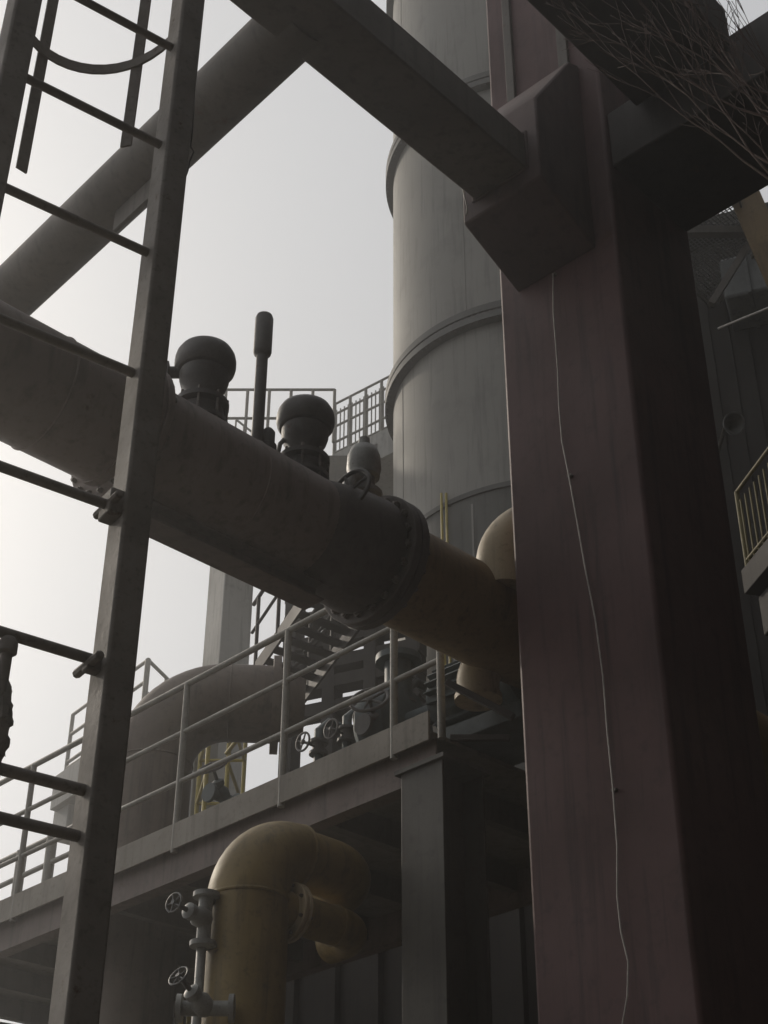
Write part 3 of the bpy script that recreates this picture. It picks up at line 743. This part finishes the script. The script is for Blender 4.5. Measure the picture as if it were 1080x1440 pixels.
# far left platform
a = at(92, 1090, Y=20); b = at(200, 1022, Y=18.3); b.z = a.z
t = thing('far_platform', a, 'far small platform with open railing behind the ladder, lower left', 'platform')
d = (b - a).normalized(); pp = V((-d.y, d.x, 0))
part(MB().box(a.lerp(b, .5) + pp * .5 - Z * .25, d, pp, Z, (b - a).length / 2 + .15, .6, .25), 'deck', M['concrete'], t, .01)
part(MB().box(a + pp * .5 - Z * .6, d, pp, Z, .22, .5, .3), 'corbel', M['concrete'], t, .01)
hh = at(100, 1005, Y=20).z - a.z
railing('x', a, b, hh, '', M['rail_grey'], 4, (1.0, .66, .2, .1), 0, .026, .03, t=t)
a2 = at(198, 1022, Y=18.3); a2.z = a.z; b2 = at(255, 1040, Y=19.4); b2.z = a.z
railing('x', a2, b2, hh, '', M['rail_grey'], 3, (1.0, .5), 0, .026, .03, t=t)
# lower left far railing
a = at(-20, 1290, Y=14); b = at(110, 1225, Y=12.9); b.z = a.z
t = railing('lower_railing', a, b, at(20, 1195, Y=13.5).z - at(20, 1270, Y=13.5).z, 'lower grey railing seen through the bars left of the ladder', M['rail_grey'], 4, (1.0, .5), 0, .024, .05)
d = (b - a).normalized(); pp = V((-d.y, d.x, 0))
part(MB().box(a.lerp(b, .5) - Z * .2 + pp * .4, d, pp, Z, (b - a).length / 2 + .4, .5, .2), 'deck', M['deck'], t)

# ------------------------------------------------------------------ dark plant under and behind the walkway
c = at(470, 1500, Y=12.5); c.z = 0
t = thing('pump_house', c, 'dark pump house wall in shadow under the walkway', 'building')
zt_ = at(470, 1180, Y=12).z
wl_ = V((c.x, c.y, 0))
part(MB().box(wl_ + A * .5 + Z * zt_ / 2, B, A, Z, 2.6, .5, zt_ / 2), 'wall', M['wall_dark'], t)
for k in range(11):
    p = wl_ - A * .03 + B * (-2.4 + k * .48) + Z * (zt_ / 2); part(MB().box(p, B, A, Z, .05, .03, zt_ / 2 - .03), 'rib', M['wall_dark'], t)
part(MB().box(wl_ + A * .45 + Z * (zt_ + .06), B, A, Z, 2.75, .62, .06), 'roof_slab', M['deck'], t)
# right-hand plant building behind the column
rb = at(1010, 900, Y=13.0); rb.z = 0
t = thing('plant_building', rb, 'dark cladded plant building in deep shade at the right edge', 'building')
zt_ = at(1060, 440, Y=14).z
bx = V((math.cos(R(-20)), math.sin(R(-20)), 0)); by = V((-bx.y, bx.x, 0))
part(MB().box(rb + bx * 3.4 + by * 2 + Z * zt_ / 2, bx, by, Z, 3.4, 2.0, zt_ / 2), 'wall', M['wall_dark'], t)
first = None
for k in range(34):
    p = rb + bx * (.1 + k * .2) - by * .02 + Z * zt_ / 2
    if first is None: first = part(MB().box(p, bx, by, Z, .055, .02, zt_ / 2 - .1), 'cladding_rib', M['wall_dark'], t); c0 = p
    else: clone(first, t, p - c0)
part(MB().box(rb + bx * 3.4 + by * 1.95 + Z * (zt_ + .1), bx, by, Z, 3.6, 2.2, .1), 'roof_slab', M['wall_dark'], t)
part(MB().box(V((8.2, -1.5, 8.5)), V((1, 0, 0)), V((0, 1, 0)), Z, 2.4, 11.5, 8.5), 'added_shade_wing', M['wall_dark'], t)  # unseen wing, added to keep sky light off the column's right side
for k in range(6): part(MB().box(V((5.72, -11 + k * 4, 8.4)), V((1, 0, 0)), V((0, 1, 0)), Z, .12, .2, 8.3), 'pilaster', M['wall_dark'], t)
bh = thing('tall_shade_block', V((0, -11, 0)), 'tall dark block added behind the photographer to shade the plant', 'building')  # unseen block, added to cut the sky light from behind
part(MB().box(V((4.5, -11, 8.5)), V((1, 0, 0)), V((0, 1, 0)), Z, 8, 5, 8.5), 'wall', M['wall_dark'], bh)
for k in range(6): part(MB().box(V((-3 + k * 2.8, -5.95, 8.4)), V((1, 0, 0)), V((0, 1, 0)), Z, .2, .1, 8.3), 'pilaster', M['wall_dark'], bh)
part(MB().box(V((4.5, -11, 17.15)), V((1, 0, 0)), V((0, 1, 0)), Z, 8.3, 5.3, .15), 'roof_slab', M['wall_dark'], bh)
sh = thing('low_shade_block', V((-11, -9, 0)), 'low dark block added behind and left of the photographer for shade', 'building')  # unseen low block, added to dim the lower parts of the view
part(MB().box(V((-12, -9, 3.4)), V((1, 0, 0)), V((0, 1, 0)), Z, 8, 4, 3.4), 'wall', M['wall_dark'], sh)
part(MB().prism([V((-20.4, -13.4, 6.8)), V((-20.4, -4.6, 6.8)), V((-20.4, -9, 8.3))], V((16.8, 0, 0))), 'roof', M['wall_dark'], sh)
for k in range(5): part(MB().box(V((-18.5 + k * 3.2, -4.97, 2.6)), V((1, 0, 0)), V((0, 1, 0)), Z, .7, .03, .9), 'window', M['panel_grey'], sh)
# mesh stair landing, stringer and duct above it at the right edge
YM = 12.0
gz = at(1000, 350, Y=YM).z
gc = [at(x, y, z=gz) for x, y in ((958, 312), (1036, 268), (1062, 350), (1003, 432), (978, 405))]
t = thing('mesh_landing', gc[0], 'perforated steel mesh landing catching daylight at the upper right', 'platform')
o_ = gc[0]; ext = 1.9; mm = MB()
c = sum(gc, V((0, 0, 0))) / len(gc)
def inside(p):
    s = 0
    for i in range(len(gc)):
        a, b = gc[i], gc[(i + 1) % len(gc)]; cr = (b.x - a.x) * (p.y - a.y) - (b.y - a.y) * (p.x - a.x)
        if s == 0: s = 1 if cr > 0 else -1
        elif cr * s < 0: return False
    return True
def clip(a, b, n=160):
    ins = [i for i in range(n + 1) if inside(a.lerp(b, i / n))]
    return (a.lerp(b, ins[0] / n), a.lerp(b, ins[-1] / n)) if len(ins) > 2 else None
for dr, ot in ((A, B), (B, A)):
    for k in range(-44, 45):
        a = c + ot * (k * .042); s = clip(a - dr * ext, a + dr * ext)
        if s: mm.bar(s[0] + Z * (.004 if dr is A else 0), s[1] + Z * (.004 if dr is A else 0), .013 if dr is A else .010, .004)
part(mm, 'mesh_panel', M['mesh_steel'], t, smooth=False)['kind'] = 'stuff'
for i in range(len(gc)): part(MB().bar(gc[i] - Z * .04, gc[(i + 1) % len(gc)] - Z * .04, .02, .06), 'edge_angle', M['beam_dark'], t)
a, b = at(960, 326, z=gz - .12), at(1050, 326, z=gz - .12)
part(MB().bar(a, b, .09, .10), 'carrier_beam', M['beam_dark'], t, .004)
a, b = at(1030, 235, Y=11.2), at(1110, 420, Y=11.6)
t = thing('stair_stringer', b, 'olive sloping stair stringer beside the mesh landing at the right edge', 'stair')
part(MB().bar(a, b, .06, .30, up=V((.9, -.3, .2))), 'stringer', M['pipe_olive'], t, .006)
a_, b_ = at(1068, 235, Y=11.6), at(1140, 400, Y=12.0); part(MB().bar(a_ + V((.25, .3, 0)), b_ + V((.25, .3, 0)), .06, .2, up=V((.9, -.3, .2))), 'stringer', M['pipe_olive'], t, .006)
a, b = at(1052, 345, Y=11.7), at(1000, 428, Y=11.7)
t = thing('angle_brace', a, 'black sloping angle brace below the mesh landing', 'brace'); part(MB().bar(a, b, .06, .07), 'arm', M['beam_dark'], t, .003)
dc = at(1050, 410, Y=12.4)
t = thing('air_duct', dc, 'dull grey sheet metal duct under the stair at the right edge', 'duct')
part(MB().box(dc + bx * .25, bx, by, Z, .47, .3, .27), 'casing', M['panel_grey'], t, .03)
part(MB().box(dc + bx * .05 - by * .02, bx, by, Z, .02, .31, .29), 'seam_band', M['panel_grey'], t, .004)
a, b = at(1010, 462, Y=11.6), at(1100, 425, Y=11.0)
whole(MB().tube([a, b], .012, 8), 'conduit', M['cable'], 'thin pale conduit crossing below the grey duct at the right edge', 'conduit')
# flood lamp
fl = at(1028, 596, Y=11.5)
t = thing('flood_lamp', fl, 'small grey lamp shade hanging in the dark right of the column', 'lamp')
part(MB().lathe(fl, V((.3, -.75, -.45)), [(.03, -.1), (.05, -.07), (.11, .04), (.115, .06), (.1, .06), (.03, -.05)], 20), 'shade', M['mesh_steel'], t)
part(MB().tube([fl + V((-.03, .08, .05)), fl + V((0, .5, .12)), fl + V((0, 1.6, .12))], .02, 8), 'arm', M['beam_dark'], t)
# yellow barred balcony
a, b = at(1036, 692, Y=9.6), at(1110, 652, Y=8.8); b.z = a.z
hh = a.z - at(1052, 792, Y=9.5).z
t = thing('yellow_balcony', a - Z * hh, 'balcony with dull yellow bars at the right edge', 'balcony')
railing('x', a - Z * hh, b - Z * hh, hh, '', M['rail_ochre'], 2, (1.0, .12), 10, .016, .02, t=t)
d = (b - a).normalized(); pp = V((-d.y, d.x, 0))
part(MB().box(a.lerp(b, .5) - Z * (hh + .1) + pp * .5, d, pp, Z, (b - a).length / 2 + .02, .55, .1), 'deck', M['wall_dark'], t, .006)
c = at(1085, 850, Y=9.4)
part(MB().box(c + pp * .2, d, pp, Z, .18, .2, .16), 'support_box', M['wall_dark'], t, .01)

# ------------------------------------------------------------------ bare tree reaching in at the top right
tb = V((2.5, 3.4, 0))
tree = thing('bare_tree', tb, 'leafless tree with thin reddish twigs in the top right corner', 'tree')
tz = 3.6
part(MB().tube([tb, tb + V((.03, .02, 1.2)), tb + V((-.02, .05, 2.4)), tb + V((.02, .06, tz))], [.075, .06, .05, .042], 14), 'trunk', M['bark'], tree)
crown = MB(); root = tb + V((.02, .06, tz))
def twig(p, d, L, r, depth, bm):
    n = 6; path = [p]; q = p.copy(); dd = d.copy()
    for i in range(n):
        dd = (dd + V((random.uniform(-.09, .09), random.uniform(-.09, .09), random.uniform(-.03, .08)))).normalized()
        q = q + dd * (L / n); path.append(q.copy())
    bm.tube(path, [max(r * (1 - .75 * i / n), .0011) for i in range(n + 1)], 5 if r < .01 else 8)
    if depth <= 0: return
    for k in range(4 if depth > 1 else 3):
        i = random.randint(2, n - 1); a = path[i]
        s = V((random.uniform(-1, 1), random.uniform(-1, 1), random.uniform(-.4, .8)))
        twig(a, (dd + s * .42).normalized(), L * random.uniform(.45, .7), r * .5, depth - 1, bm)
tg = [(770, 0, 4.0), (800, 12, 4.0), (850, 30, 4.1), (900, 20, 3.9), (930, -20, 3.9), (960, 60, 3.8), (985, 10, 4.0), (1010, 90, 3.9), (1040, 30, 3.7), (880, -60, 4.0)]
for x, y, Y in tg:
    p1 = at(x, y, Y=Y); pe = at(1090 + random.uniform(-10, 60), 190 + random.uniform(-40, 80), Y=3.7)
    d = (p1 - pe); m = MB()
    path = [root, root.lerp(pe, .5) + V((random.uniform(-.04, .04), 0, .03)), pe]
    n = 8
    for i in range(1, n + 1):
        f = i / n; q = pe.lerp(p1, f) - Z * (.12 * 4 * f * (1 - f) * .5) + V((random.uniform(-.012, .012), random.uniform(-.012, .012), random.uniform(-.012, .012))); path.append(q)
    rr = [.016, .010, .0055] + [.0042 * (1 - .75 * i / n) for i in range(1, n + 1)]
    m.tube(path, rr, 6)
    for i in range(4, len(path) - 1):
        for _ in range(1):
            s = V((random.uniform(-1, 1), random.uniform(-1, 1), random.uniform(-.2, 1)))
            twig(path[i], (d.normalized() + s * .5).normalized(), random.uniform(.15, .45), .0018, 1, m)
    part(m, 'branch', M['bark'], tree)
for k in range(6):
    a = k; d = V((math.cos(a) * .5 + .3, math.sin(a) * .5 - .1, .8)).normalized(); m = MB(); twig(root - Z * .3 * random.random(), d, 1.6, .02, 2, m); part(m, 'branch', M['bark'], tree)

# ------------------------------------------------------------------ smoggy air
hz = MB().box(V((0, 14, 22)), V((1, 0, 0)), V((0, 1, 0)), Z, 46, 46, 23.2)
hm = bpy.data.materials.new('haze'); hm.use_nodes = True; hn = hm.node_tree
for n_ in list(hn.nodes): hn.nodes.remove(n_)
ho = hn.nodes.new('ShaderNodeOutputMaterial'); hv = hn.nodes.new('ShaderNodeVolumePrincipled')
hv.inputs['Color'].default_value = (.93, .92, .90, 1); hv.inputs['Density'].default_value = .010; hv.inputs['Anisotropy'].default_value = .8
hn.links.new(hv.outputs[0], ho.inputs['Volume'])
o = link('haze', hz.mesh('haze', hm, smooth=False)); o['kind'] = 'stuff'
